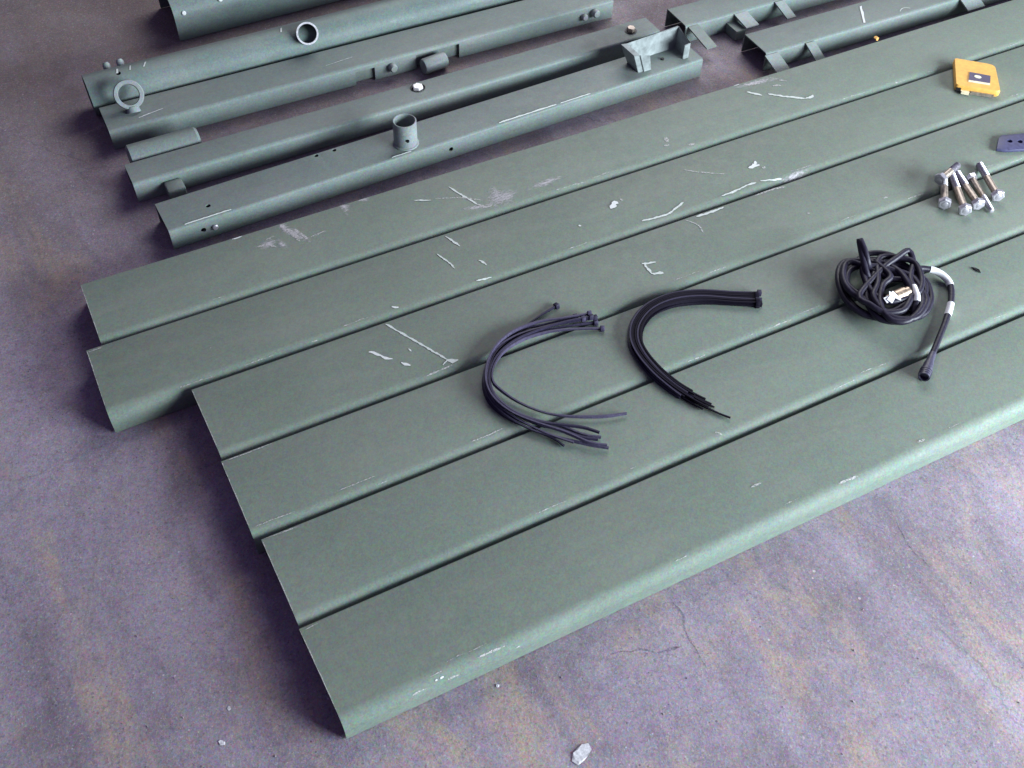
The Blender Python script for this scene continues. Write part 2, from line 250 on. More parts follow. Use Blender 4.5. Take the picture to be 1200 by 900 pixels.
M_CHIP = simple('bare_primer_scratch', (.66, .68, .67), .6, 0, .18, 700)
M_LINE = simple('pale_scratch', (.56, .60, .57), .6, 0, .22, 600)


def faint_material(name='rubbed_paint_scuff', col=(.58, .55, .55), k=.80):
    n = NT(name)
    f = n.noise(330.0, 4, .7)
    n.done(col, .65)
    tr = n.t.nodes.new('ShaderNodeBsdfTransparent')
    mx = n.t.nodes.new('ShaderNodeMixShader')
    n.link(n.math('MULTIPLY', n.step(f.outputs[0], .36, .60), k), mx.inputs[0])
    n.link(tr.outputs[0], mx.inputs[1])
    n.link(n.b.outputs[0], mx.inputs[2])
    n.link(mx.outputs[0], n.out.inputs[0])
    return n.m


M_FAINT = faint_material()
M_MARK = faint_material('pale_floor_mark', (.46, .42, .45), .55)
M_CRACK = faint_material('dirt_filled_crack', (.07, .055, .07), .45)


def patch_material():
    n = NT('rubbed_pale_patch')
    f = n.noise(210.0, 5, .75, n.map(n.pos, (.6, 1.5, 1), (0, 0, .7)))
    n.done((.56, .53, .56), .7)
    at_ = n.t.nodes.new('ShaderNodeAttribute')
    at_.attribute_name = 'fade'
    tr = n.t.nodes.new('ShaderNodeBsdfTransparent')
    mx = n.t.nodes.new('ShaderNodeMixShader')
    al = n.step(n.math('ADD', f.outputs[0], n.math('MULTIPLY', at_.outputs['Fac'], .36)), .56, .95)
    n.link(al, mx.inputs[0])
    n.link(tr.outputs[0], mx.inputs[1])
    n.link(n.b.outputs[0], mx.inputs[2])
    n.link(mx.outputs[0], n.out.inputs[0])
    return n.m


M_PATCH = patch_material()


def floor_material():
    n = NT('stained_concrete')
    P = n.pos
    big = n.noise(1.7, 6, .62, dist=.4).outputs[0]
    mid = n.noise(6.5, 7, .66, dist=.3).outputs[0]
    fine = n.noise(42.0, 6, .7).outputs[0]
    grit = n.noise(330.0, 3, .65)
    col = n.mix(n.step(big, .35, .68), (.245, .202, .248), (.425, .366, .440))
    lng = n.noise(2.6, 7, .66, n.map(P, (2.6, .75, 1), (0, 0, .22)), .5).outputs[0]
    col = n.mix(n.math('MULTIPLY', n.step(lng, .48, .62), .55), col, (.150, .122, .145))
    # rust and earth stains, trailing in one direction
    st = n.noise(3.4, 7, .70, n.map(P, (2.3, .85, 1), (0, 0, .15)), .6).outputs[0]
    col = n.mix(n.math('MULTIPLY', n.step(st, .52, .64), .64), col, (.46, .35, .26))
    st2 = n.noise(9.0, 6, .7, n.map(P, (1.6, .8, 1), (0, 0, .4))).outputs[0]
    col = n.mix(n.math('MULTIPLY', n.step(st2, .55, .68), .48), col, (.40, .31, .25))
    bl = n.noise(19.0, 6, .72, dist=.4)
    col = n.mix(n.math('MULTIPLY', n.step(bl.outputs[0], .52, .66), .26), col, (.150, .118, .150))
    bl2 = n.noise(27.0, 6, .72, n.map(P, (1, 1, 1), (0, 0, 2.7)), .4).outputs[0]
    col = n.mix(n.math('MULTIPLY', n.step(bl2, .52, .68), .28), col, (.40, .34, .40))
    # brown old paint / soil towards the rails
    xyz = n.t.nodes.new('ShaderNodeSeparateXYZ')
    n.link(P, xyz.inputs[0])
    soil = n.math('ADD', n.math('MULTIPLY', xyz.outputs[1], .55), n.math('MULTIPLY', mid, .9))
    col = n.mix(n.math('MULTIPLY', n.step(soil, .36, .86), .80), col, (.175, .140, .118))
    # dark oil blots
    oil = n.noise(4.8, 6, .65, n.map(P, (1, 1, 1), (0, 0, 4.0)), .5).outputs[0]
    col = n.mix(n.math('MULTIPLY', n.step(oil, .56, .74), .45), col, (.095, .080, .110))
    col = n.mix(n.math('MULTIPLY', n.step(mid, .52, .72), .30), col, (.36, .33, .38))
    col = n.mix(n.math('MULTIPLY', n.step(fine, .50, .74), .34), col, (.115, .095, .12))
    # pits and pale aggregate
    v = n.vor(120.0)
    pk = n.noise(30.0, 2, .5).outputs[0]
    pit = n.math('LESS_THAN', v.outputs['Distance'], n.math('MULTIPLY', n.step(pk, .48, .8), .26))
    col = n.mix(n.math('MULTIPLY', pit, .6), col, (.05, .042, .05))
    v3 = n.vor(75.0)
    pk3 = n.noise(17.0, 3, .5, n.map(P, (1, 1, 1), (0, 0, .9))).outputs[0]
    wd = n.math('LESS_THAN', v3.outputs['Distance'], n.math('MULTIPLY', n.step(pk3, .50, .8), .21))
    col = n.mix(n.math('MULTIPLY', wd, .6), col, (.62, .58, .62))
    # hairline cracks
    wp = n.noise(7.0, 4, .6)
    vv = n.mix(.10, P, wp.outputs[1], 'ADD')
    cr = n.vor(1.7, vv, 'DISTANCE_TO_EDGE')
    crk = n.math('MULTIPLY', n.math('LESS_THAN', cr.outputs['Distance'], .0032), n.step(big, .42, .55))
    col = n.mix(n.math('MULTIPLY', crk, .25), col, (.05, .04, .05))
    pore = n.noise(190.0, 6, .8).outputs[0]
    col = n.mix(n.math('MULTIPLY', n.step(pore, .53, .66), .60), col, (.10, .085, .10))
    pore2 = n.noise(260.0, 5, .8, n.map(P, (1, 1, 1), (0, 0, 1.9))).outputs[0]
    col = n.mix(n.math('MULTIPLY', n.step(pore2, .55, .68), .55), col, (.55, .50, .55))
    sp = n.vor(480.0)
    col = n.mix(.22, col, sp.outputs['Color'], 'OVERLAY')  # cell speckle imitates camera grain in the floor colour
    b = n.bump(mid, .07, .004)
    b = n.bump(fine, .18, .002, b)
    b = n.bump(pore, .35, .0015, b)
    b = n.bump(grit.outputs[0], .22, .001, b)
    return n.done(col, n.ramp(mid, [(.3, (.62,) * 3), (.7, (.85,) * 3)]), b, spec=.35)


M_FLOOR = floor_material()
M_GRIT = simple('concrete_grit', (.27, .24, .27), .8, 0, .5, 60)

# ------------------------------------------------------------------ mesh helpers
def new_obj(name, verts, faces, mat, parent=None, smooth=None, loc=None, rot=None):
    me = bpy.data.meshes.new(name)
    me.from_pydata([tuple(v) for v in verts], [], faces)
    bm = bmesh.new(); bm.from_mesh(me)
    bmesh.ops.recalc_face_normals(bm, faces=bm.faces)
    bm.to_mesh(me); bm.free()
    me.materials.append(mat)
    if smooth is not None:
        me.polygons.foreach_set('use_smooth', [True] * len(me.polygons))
        me.set_sharp_from_angle(angle=math.radians(smooth))
    o = bpy.data.objects.new(name, me)
    COL.objects.link(o)
    if parent is not None:
        o.parent = parent
    if loc is not None:
        o.location = loc
    if rot is not None:
        o.rotation_euler = rot
    return o


def tag(o, label, cat, group=None):
    o['label'] = label
    o['category'] = cat
    if group:
        o['group'] = group
    return o


def thing(name, label, cat, loc=(0, 0, 0), rz=0.0, group=None):
    o = bpy.data.objects.new(name, None)
    o.empty_display_size = .02
    o.location = loc
    o.rotation_euler = (0, 0, rz)
    COL.objects.link(o)
    return tag(o, label, cat, group)


def arc(cx, cy, r, a0, a1, n):
    return [(cx + r * math.cos(math.radians(a0 + (a1 - a0) * i / n)), cy + r * math.sin(math.radians(a0 + (a1 - a0) * i / n))) for i in range(n + 1)]


def channel_profile(w, h, rn, rf, t, z0=0.0, far_z0=0.0):
    """inverted channel: near flange, rounded near corner, top, far corner, far flange (outer and inner line)"""
    out = [(0, z0)] + arc(rn, h - rn, rn, 180, 90, 9) + arc(w - rf, h - rf, rf, 90, 0, 4) + [(w, far_z0)]
    ri, rfi = max(.0006, rn - t), max(.0006, rf - t)
    inn = [(t, z0)] + arc(rn if rn > t else t + ri, h - t - ri if rn <= t else h - rn, ri, 180, 90, 9) + \
        arc(w - t - rfi, h - t - rfi, rfi, 90, 0, 4) + [(w - t, far_z0)]
    return out, inn


def extrude_shell(out, inn, x0, x1, nseg, closed=False, wob=0.0, seed=0, skew=0.0):
    """sweep a sheet-metal profile along x; wob gives the slight waviness of rolled sheet"""
    k = len(out)
    V, F = [], []
    for i in range(nseg + 1):
        x = x0 + (x1 - x0) * i / nseg
        for ln in (out, inn):
            for (y, z) in ln:
                dz = wob * noise.noise((x * 3.1, y * 9 + seed * 7.3, seed)) if z > .012 else 0
                dy = wob * 1.2 * noise.noise((x * 2.3 + 40, seed * 5.1, 2))
                V.append((x + skew * y, y + dy, z + dz))
    n2 = 2 * k
    rng = range(k) if closed else range(k - 1)
    for i in range(nseg):
        a, b = i * n2, (i + 1) * n2
        for j in rng:
            j2 = (j + 1) % k
            F.append((a + j, a + j2, b + j2, b + j))
            F.append((a + k + j, b + k + j, b + k + j2, a + k + j2))
        if not closed:
            F.append((a, b, b + k, a + k))
            F.append((a + k - 1, a + 2 * k - 1, b + 2 * k - 1, b + k - 1))
    for base in (0, nseg * n2):
        for j in rng:
            j2 = (j + 1) % k
            F.append((base + j, base + j2, base + k + j2, base + k + j))
    return V, F


def cut(o, cutters):
    """real holes: cut boxes / drills out of a sheet part"""
    for c in cutters:
        md = o.modifiers.new('cut', 'BOOLEAN')
        md.operation = 'DIFFERENCE'
        md.solver = 'EXACT'
        md.object = c
    dg = bpy.context.evaluated_depsgraph_get()
    dg.update()
    me = bpy.data.meshes.new_from_object(o.evaluated_get(dg))
    o.modifiers.clear()
    o.data = me
    me.polygons.foreach_set('use_smooth', [True] * len(me.polygons))
    me.set_sharp_from_angle(angle=math.radians(28))
    for c in cutters:
        bpy.data.objects.remove(c)


def cyl_geo(r0, r1, z0, z1, n=20, V=None, F=None, cap0=True, cap1=True):
    V = [] if V is None else V
    F = [] if F is None else F
    b = len(V)
    for r, z in ((r0, z0), (r1, z1)):
        for i in range(n):
            a = 2 * math.pi * i / n
            V.append((r * math.cos(a), r * math.sin(a), z))
    for i in range(n):
        j = (i + 1) % n
        F.append((b + i, b + j, b + n + j, b + n + i))
    if cap0:
        F.append(tuple(b + i for i in reversed(range(n))))
    if cap1:
        F.append(tuple(b + n + i for i in range(n)))
    return V, F


def lathe(profile, n=28, closed=False):
    V, F = [], []
    k = len(profile)
    for i in range(n):
        a = 2 * math.pi * i / n
        for (r, z) in profile:
            V.append((r * math.cos(a), r * math.sin(a), z))
    rng = range(k) if closed else range(k - 1)
    for i in range(n):
        j = (i + 1) % n
        for q in rng:
            q2 = (q + 1) % k
            F.append((i * k + q, j * k + q, j * k + q2, i * k + q2))
    return V, F


def box_geo(x0, x1, y0, y1, z0, z1):
    V = [(x, y, z) for x in (x0, x1) for y in (y0, y1) for z in (z0, z1)]
    F = [(0, 1, 3, 2), (4, 6, 7, 5), (0, 4, 5, 1), (2, 3, 7, 6), (0, 2, 6, 4), (1, 5, 7, 3)]
    return V, F


def xform(V, mat):
    return [mat @ Vector(v) for v in V]


def axis_mat(loc, direction, roll=0.0):
    q = Vector(direction).to_track_quat('Z', 'Y')
    return Matrix.Translation(Vector(loc)) @ q.to_matrix().to_4x4() @ Matrix.Rotation(roll, 4, 'Z')


def drill(loc, direction, r, length=.03, n=18):
    V, F = cyl_geo(r, r, -length / 2, length / 2, n)
    return new_obj('drill', xform(V, axis_mat(loc, direction)), F, M_DARK)


def box_cutter(*a):
    V, F = box_geo(*a)
    return new_obj('cutter', V, F, M_DARK)


def bevelled(o, width, seg=2, angle=40):
    bm = bmesh.new(); bm.from_mesh(o.data)
    es = [e for e in bm.edges if len(e.link_faces) == 2 and e.calc_face_angle(0) > math.radians(angle)]
    bmesh.ops.bevel(bm, geom=es, offset=width, segments=seg, affect='EDGES', profile=.5)
    bm.to_mesh(o.data); bm.free()
    o.data.polygons.foreach_set('use_smooth', [True] * len(o.data.polygons))
    o.data.set_sharp_from_angle(angle=math.radians(35))
    return o


def catmull(P, step):
    P = [Vector(p) for p in P]
    P = [P[0] * 2 - P[1]] + P + [P[-1] * 2 - P[-2]]
    out = []
    for i in range(1, len(P) - 2):
        a, b, c, d = P[i - 1:i + 3]
        n = max(2, int((c - b).length / step))
        for k in range(n):
            t = k / n
            out.append(.5 * ((2 * b) + (c - a) * t + (2 * a - 5 * b + 4 * c - d) * t * t + (3 * b - a - 3 * c + d) * t ** 3))
    out.append(P[-2])
    return out


def tube_geo(path, rad, n=10):
    V, F = [], []
    up = Vector((0, 0, 1))
    nrm = None
    for i, p in enumerate(path):
        t = (path[min(i + 1, len(path) - 1)] - path[max(i - 1, 0)]).normalized()
        if nrm is None:
            nrm = t.cross(up).normalized()
        nrm = (nrm - t * nrm.dot(t)).normalized()
        bn = t.cross(nrm)
        r = rad(i / (len(path) - 1)) if callable(rad) else rad
        for k in range(n):
            a = 2 * math.pi * k / n
            V.append(p + nrm * math.cos(a) * r + bn * math.sin(a) * r)
    for i in range(len(path) - 1):
        for k in range(n):
            j = (k + 1) % n
            F.append((i * n + k, i * n + j, (i + 1) * n + j, (i + 1) * n + k))
    F.append(tuple(range(n)))
    F.append(tuple((len(path) - 1) * n + k for k in range(n)))
    return V, F


def strap_geo(path, thick, tall):
    """flat strap standing on its edge, tapering to its tip"""
    V, F = [], []
    N = len(path)
    for i, p in enumerate(path):
        t = path[min(i + 1, N - 1)] - path[max(i - 1, 0)]
        s = Vector((-t.y, t.x, 0)).normalized()
        e = min(1, (N - 1 - i) / 14)
        tl, th = tall * (.65 + .35 * e) / 2, thick / 2
        lean = s * .0007 * math.sin(i * .21)
        for a, b in ((-1, -1), (1, -1), (1, 1), (-1, 1)):
            V.append(p + s * a * th + Vector((0, 0, b * tl)) + lean * b)
    for i in range(N - 1):
        for k in range(4):
            j = (k + 1) % 4
            F.append((i * 4 + k, i * 4 + j, (i + 1) * 4 + j, (i + 1) * 4 + k))
    F.append((0, 1, 2, 3)); F.append(tuple((N - 1) * 4 + k for k in range(4)))
    return V, F


# ------------------------------------------------------------------ the floor
def build_floor():
    x0, x1, y0, y1, nx, ny = -1.8, 4.2, -2.6, 2.6, 150, 130
    V, F = [], []
    for i in range(nx + 1):
        for j in range(ny + 1):
            x, y = x0 + (x1 - x0) * i / nx, y0 + (y1 - y0) * j / ny
            z = .0012 * noise.noise((x * 2.2, y * 2.2, 3)) + .0006 * noise.noise((x * 9, y * 9, 8)) - .0018
            V.append((x, y, z))
    for i in range(nx):
        for j in range(ny):
            a = i * (ny + 1) + j
            F.append((a, a + ny + 1, a + ny + 2, a + 1))
    o = new_obj('floor', V, F, M_FLOOR, smooth=80)
    o['kind'] = 'structure'
    o['label'] = 'stained purple-grey concrete floor with brown patches'
    return o


FLOOR = build_floor()


def floor_mark(pts, w, mat, name):
    path = catmull([Vector((x, y, 0)) for x, y in pts], .006)
    V = []
    N = len(path)
    for k, p in enumerate(path):
        t = path[min(k + 1, N - 1)] - path[max(k - 1, 0)]
        s_ = Vector((-t.y, t.x, 0)).normalized()
        off = .0016 * noise.noise((p.x * 60, p.y * 60, 4)) * 2
        hw = .5 * w * (.4 + .9 * random.random()) * min(1, .3 + .3 * min(k, N - 1 - k))
        for sg in (-1, 1):
            q_ = p + s_ * (sg * hw + off)
            z = .0012 * noise.noise((q_.x * 2.2, q_.y * 2.2, 3)) + .0006 * noise.noise((q_.x * 9, q_.y * 9, 8)) - .0018
            V.append((q_.x, q_.y, z + .0003))
    new_obj(name, V, [(2 * k, 2 * k + 1, 2 * k + 3, 2 * k + 2) for k in range(N - 1)], mat, parent=FLOOR)


for w_, kd_, pts_ in DATA['floor_marks']:
    floor_mark(pts_, w_, M_MARK if kd_ == 'pale' else M_CRACK, 'floor_scratch' if kd_ == 'pale' else 'floor_crack')

# ------------------------------------------------------------------ six steel planks laid side by side
H, PITCH, RN = .041, .15, .020
PLANKS = [  # left end x, label
    (-.056, 'green steel plank farthest back of the six, right beside the loose rails'),
    (-.080, 'second plank from the back, its left end sticking out farthest left'),
    (.048, 'third plank from the back, carrying the chalky L-shaped mark'),
    (.047, 'fourth plank from the back, under the middle of both cable tie bundles'),
    (.058, 'fifth plank from the back, next to the front plank, under the tie tips'),
    (.061, 'front plank nearest the camera with its bright rounded edge fully exposed'),
]
planks = []
for i, (xl, lab) in enumerate(PLANKS):
    y_near = -(i + 1) * PITCH + .002
    out, inn = channel_profile(PITCH - .0034, H, RN, .0018, .0024)
    V, F = extrude_shell(out, inn, 0, 3.0 - xl, 90, wob=.0009, seed=i + 1, skew=(.0, .0, -.02, -.01, -.015, -.03)[i])
    o = new_obj('steel_plank', V, F, M_PLANK, smooth=28, loc=(xl, y_near, 0))
    tag(o, lab, 'plank', 'green steel planks laid side by side')
    planks.append((o, xl, y_near))


def surf(y):
    i = min(5, max(0, int(-y / PITCH)))
    l = max(0.0, y + (i + 1) * PITCH - .002)
    z = H
    if l < RN:
        z = H - RN + math.sqrt(max(0, RN ** 2 - (RN - l) ** 2))
    return i, z


for w, kind, pts in DATA['scr']:
    P = [Vector((x, y, 0)) for x, y in pts]
    i, _ = surf(P[len(P) // 2].y)
    o, xl, yn = planks[i]
    if kind == 'patch':
        c0, ma = P[0], P[1] - P[0]
        mi = Vector((-ma.y, ma.x, 0)).normalized() * w * .5
        V, F, fade = [], [], []
        nr, na = 5, 18
        for r_ in range(nr + 1):
            for a_ in range(na):
                th = 2 * math.pi * a_ / na
                k_ = r_ / nr * (1 + .3 * noise.noise((math.cos(th) * 1.3 + c0.x * 50, math.sin(th) * 1.3, c0.y * 50)))
                q = c0 + ma * k_ * math.cos(th) + mi * k_ * math.sin(th)
                q.y = min(max(q.y, -(i + 1) * PITCH + .0035), -i * PITCH - .0034)
                wz = .0009 * noise.noise(((q.x - xl) * 3.1, (q.y - yn) * 9 + (i + 1) * 7.3, i + 1))
                V.append((q.x - xl, q.y - yn, surf(q.y)[1] + max(wz, -.0004) + .0006))
                fade.append(1 - r_ / nr)
        for r_ in range(nr):
            for a_ in range(na):
                b_ = (a_ + 1) % na
                F.append((r_ * na + a_, r_ * na + b_, (r_ + 1) * na + b_, (r_ + 1) * na + a_))
        so = new_obj('paint_scuff', V, F, M_PATCH, parent=o)
        at_ = so.data.attributes.new('fade', 'FLOAT', 'POINT')
        at_.data.foreach_set('value', fade)
        continue
    path = catmull(P, .004)
    V, F = [], []
    N = len(path)
    for k, p in enumerate(path):
        t = path[min(k + 1, N - 1)] - path[max(k - 1, 0)]
        s = Vector((-t.y, t.x, 0)).normalized()
        jit = .55 + .75 * random.random()
        e = min(1, .35 + min(k, N - 1 - k) * .45)
        hw = .62 * w * jit * e
        off = random.uniform(-.18, .18) * w
        for sg in (-1, 1):
            q = p + s * (sg * hw + off)
            q.y = min(max(q.y, -(i + 1) * PITCH + .0035), -i * PITCH - .0034)
            wz = .0009 * noise.noise(((q.x - xl) * 3.1, (q.y - yn) * 9 + (i + 1) * 7.3, i + 1))
            V.append((q.x - xl, q.y - yn, surf(q.y)[1] + max(wz, -.0004) + .0007))
    F = [(2 * k, 2 * k + 1, 2 * k + 3, 2 * k + 2) for k in range(N - 1)]
    new_obj('paint_scratch' if kind != 'faint' else 'paint_scuff', V, F,
            {'chip': M_CHIP, 'line': M_LINE, 'faint': M_FAINT}[kind], parent=o)

# rubbed paint: dotted wear along the rolled edges and a bare line on the sawn left ends
wr = random.Random(11)
for i, (o, xl, yn) in enumerate(planks):
    V, F = [], []
    for k in range(13):
        y0 = RN + .004 + (PITCH - .012 - RN) * k / 12
        w_ = .0013 * (.2 + wr.random())
        z_ = H + .0009 * max(noise.noise((0, y0 * 9 + (i + 1) * 7.3, i + 1)), -.4) + .0006
        sk_ = (.0, .0, -.02, -.01, -.015, -.03)[i] * y0
        V += [(sk_ + .0002, y0, z_), (sk_ + .0002 + w_, y0, z_)]
    F = [(2 * k, 2 * k + 1, 2 * k + 3, 2 * k + 2) for k in range(12)]
    new_obj('end_wear', V, F, M_FAINT, parent=o)
    for c in range(9 if i < 5 else 16):
        x0 = wr.uniform(.05, 2.0)
        ln_ = wr.uniform(.01, .06)
        l0 = wr.uniform(.009, .022)
        V = []
        n_ = max(3, int(ln_ / .004))
        for k in range(n_ + 1):
            x = x0 + ln_ * k / n_
            ll = l0 + .0012 * noise.noise((x * 40, i, c))
            w_ = .0016 * wr.random() ** 2 + .0002
            for d_ in (0, w_):
                l_ = ll + d_
                zz = H - RN + math.sqrt(max(0, RN ** 2 - (RN - l_) ** 2))
                V.append((x, l_, zz + .0009 * max(0, noise.noise((x * 3.1, l_ * 9 + (i + 1) * 7.3, i + 1))) + .0007))
        new_obj('edge_wear', V, [(2 * k, 2 * k + 1, 2 * k + 3, 2 * k + 2) for k in range(n_)], M_FAINT, parent=o)

# ------------------------------------------------------------------ loose rails behind the planks
def rail(name, label, p0, p1, w, h, rn, rf, t, mat, seed, cutters=(), tube=False, nseg=40):
    """returns root empty at the near left foot and the body mesh (local x along, y to the back)"""
    d = Vector((p1[0] - p0[0], p1[1] - p0[1], 0))
    rz = math.atan2(d.y, d.x)
    root = thing(name, label, 'rail', (p0[0], p0[1], 0), rz, 'loose green rails behind the planks')
    if tube:
        r = w / 2
        out = [(r + a, h / 2 + b) for a, b in arc(0, 0, r, 180, -180, 32)[:-1]]
        inn = [(r + a, h / 2 + b) for a, b in arc(0, 0, r - t, 180, -180, 32)[:-1]]
        V, F = extrude_shell(out, inn, 0, d.length, nseg, True, .0006, seed)
    else:
        out, inn = channel_profile(w, h, rn, rf, t)
        V, F = extrude_shell(out, inn, 0, d.length, nseg, False, .0007, seed)
    body = new_obj('body', V, F, mat, smooth=28)
    if cutters:
        cut(body, [box_cutter(*c[1:]) if c[0] == 'box' else drill(*c[1:]) for c in cutters])
    body.parent = root
    return root


def child_geo(name, V, F, mat, root, smooth=35):
    return new_obj(name, V, F, mat, parent=root, smooth=smooth)


def hex_head(root, loc, direction, r, hgt, mat=None, name='bolt_head', washer=True, roll=.3):
    M = axis_mat(loc, direction, roll)
    if washer:
        V, F = lathe([(r * .3, 0), (r * 1.35, 0), (r * 1.35, .0016), (r * .3, .0016)], 22, True)
        child_geo('washer', xform(V, M), F, M_DARK, root)
    V, F = cyl_geo(r, r, .0008, hgt, 6, cap1=False)
    cyl_geo(r, r * .86, hgt, hgt + .0016, 6, V, F, cap0=False)
    b = child_geo(name, xform(V, M), F, mat or M_ZINC, root, 25)
    return b


def round_head(root, loc, direction, r, hgt, mat, name='bolt_head'):
    V, F = lathe([(0.0001, 0), (r, 0), (r, hgt * .75), (r * .75, hgt), (0.0001, hgt)], 18)
    return child_geo(name, xform(V, axis_mat(loc, direction)), F, mat, root)


def socket_tube(root, loc, direction, r, length, t, mat, name='socket_tube', cutters=True):
    V, F = lathe([(r, 0), (r, length - .001), (r - .001, length), (r - t + .001, length), (r - t, length - .001), (r - t, 0)], 32, True)
    o = new_obj(name, xform(V, axis_mat(loc, direction)), F, mat, smooth=35)
    return o


# rail nearest the planks
a, b = (.110, .0615), (1.257, .1035)
ang = math.atan2(b[1] - a[1], b[0] - a[0])
def loc5(x, y):
    v = Matrix.Rotation(-ang, 2) @ Vector((x - a[0], y - a[1]))
    return v.x, v.y
cs = []
for (x, y, r) in ((.191, .098, .0045), (.414, .149, .0042), (.450, .150, .0042)):
    lx, ly = loc5(x, y)
    cs.append(('d', (lx, ly, .042), (0, 0, 1), r))
for (x, z, r) in ((.168, .021, .0048), (.662, .021, .0045)):
    cs.append(('d', (loc5(x, .07)[0], 0, z), (0, 1, 0), r))
rr = rail('channel_rail', 'green rail nearest the planks, with an upright open socket and end bracket', a, b, .084, .042, .005, .003, .0026, M_RAIL, 21, cs)
hx = loc5(.189, .065)[0]
round_head(rr, (hx, 0, .021), (0, -1, 0), .0055, .005, M_ZINC, 'rivet')
lx, ly = loc5(.581, .112)
sk = socket_tube(rr, (lx, ly, .0405), (0, 0, 1), .0225, .053, .0032, M_LUG)
cut(sk, [drill((lx - .006, ly - .0215, .062), (-.25, -1, 0), .0042, .014)])
sk.parent = rr
V, F = lathe([(.0225 + .0028 * math.cos(t) , .042 + .0028 * math.sin(t)) for t in [2 * math.pi * k / 8 for k in range(8)]], 30, True)
child_geo('weld_bead', [(x + lx + .0004 * math.sin(9 * i), y + ly, z) for i, (x, y, z) in enumerate(V)], F, M_LUG, rr)
# lipped channel bracket at its right end
bx0, by0 = loc5(1.103, .116)
br = thing('tmp', '', '')
bpy.data.objects.remove(br)
plan = [(.024, .0), (.0, .0), (.0, .047), (.128, .047), (.128, .0), (.113, .0)]
tt = .0028
def offset_plan(pl, d):
    out = []
    for i, p in enumerate(pl):
        dirs = []
        if i > 0:
            dirs.append((Vector(p) - Vector(pl[i - 1])).normalized())
        if i < len(pl) - 1:
            dirs.append((Vector(pl[i + 1]) - Vector(p)).normalized())
        n = sum((Vector((dd.y, -dd.x)) for dd in dirs), Vector((0, 0)))
        k = len(dirs)
        out.append(Vector(p) + n / (n.length ** 2 / k) * d if n.length else Vector(p))
    return out
V, F = [], []
inner = offset_plan(plan, tt)
zt = [.078, .086, .087, .086, .076, .074]
fl = [-.008, -.016, -.018, .006, .0, 0]
plan = [(.034, .0), (.016, .0), (.016, .040), (.124, .047), (.128, .0), (.113, .0)]
k = len(plan)
for ln in (plan, inner):
    for z_i in (0, 1):
        for i, p in enumerate(ln):
            V.append((bx0 + p[0] + (fl[i] if z_i else 0), by0 + p[1] + (.006 if z_i and i in (2, 3) else 0), .0415 if not z_i else zt[i]))
for i in range(k - 1):
    for o_, flip in ((0, 0), (2 * k, 1)):
        F.append((o_ + i, o_ + i + 1, o_ + k + i + 1, o_ + k + i))
    F.append((k + i, k + i + 1, 3 * k + i + 1, 3 * k + i))
    F.append((i, i + 1, 2 * k + i + 1, 2 * k + i))
for i in (0, k - 1):
    F.append((i, k + i, 3 * k + i, 2 * k + i))
bevelled(child_geo('end_bracket', V, F, M_GALV, rr, 30), .0007, 1, 60)
round_head(rr, (bx0 + .075, by0 + .02, .0418), (0, 0, 1), .004, .003, M_DARK, 'rivet')
# worn pale edge
for (x0_, x1_, w_) in ((.66, .79, .0022), (.03, .115, .0016), (.80, .87, .0012), (.43, .47, .0014)):
    N = 14
    V = []
    for i in range(N + 1):
        x = x0_ + (x1_ - x0_) * i / N
        w2 = w_ * (.5 + random.random()) * (.4 if i in (0, N) else 1)
        V += [(x, .0042 - w2 * .3, .0425), (x, .0042 + w2, .0431)]
    new_obj('paint_scratch', V, [(2 * i, 2 * i + 1, 2 * i + 3, 2 * i + 2) for i in range(N)], M_LINE, parent=rr)

# second rail
a, b = (.086, .214), (1.231, .229)
r4 = rail('channel_rail', 'narrow green rail second from the planks, bright bolt head on top', a, b, .064, .042, .007, .003, .0026, M_RAIL, 22,
          [('d', (.588, .043, .042), (0, 0, 1), .0130)])
hex_head(r4, (.588, .043, .0370), (0, 0, 1), .0112, .009, mat=M_BRIGHT, washer=False)
V, F = lathe([(.0122, .0405), (.0152, .0428), (.0148, .0434), (.0118, .0415)], 24, True)
child_geo('hole_rim', [(x + .588, y + .043, z) for x, y, z in V], F, M_DARK, r4)
hex_head(r4, (1.087, .030, .042), (0, 0, 1), .0095, .008, mat=M_SHANK)
V, F = box_geo(.052, .085, -.034, -.001, .006, .030)
bevelled(child_geo('side_tab', V, F, M_RAIL, r4), .004)

# short loose bar between
st = thing('short_bar', 'short loose green bar wedged between two rails at their left ends', 'bar', (.099, .309, 0), math.radians(.8))
V, F = tube_geo([Vector((x, 0, .0265)) for x in (0, .003, .05, .130, .135)], lambda t: .0265 if .05 < t < .95 else .0225, 24)
child_geo('body', V, F, M_RAIL, st)

# third rail, with notched side
a, b = (.0838, .3865), (1.204, .3835)
dx = a[0]
r3 = rail('channel_rail', 'green rail third from the planks, side notched, ring lug at its left end', a, b, .086, .042, .0065, .003, .0026, M_RAIL, 23,
          [('box', .722 - dx, .822 - dx, -.02, .012, -.01, .0335), ('box', .585 - dx, .628 - dx, -.02, .012, -.01, .030)])
for x0_, x1_, z1_ in ((.715, .829, .0333), (.578, .635, .0298)):
    V, F = box_geo(x0_ - dx, x1_ - dx, .0085, .0110, .002, z1_)
    child_geo('inner_plate', V, F, M_RAIL, r3)
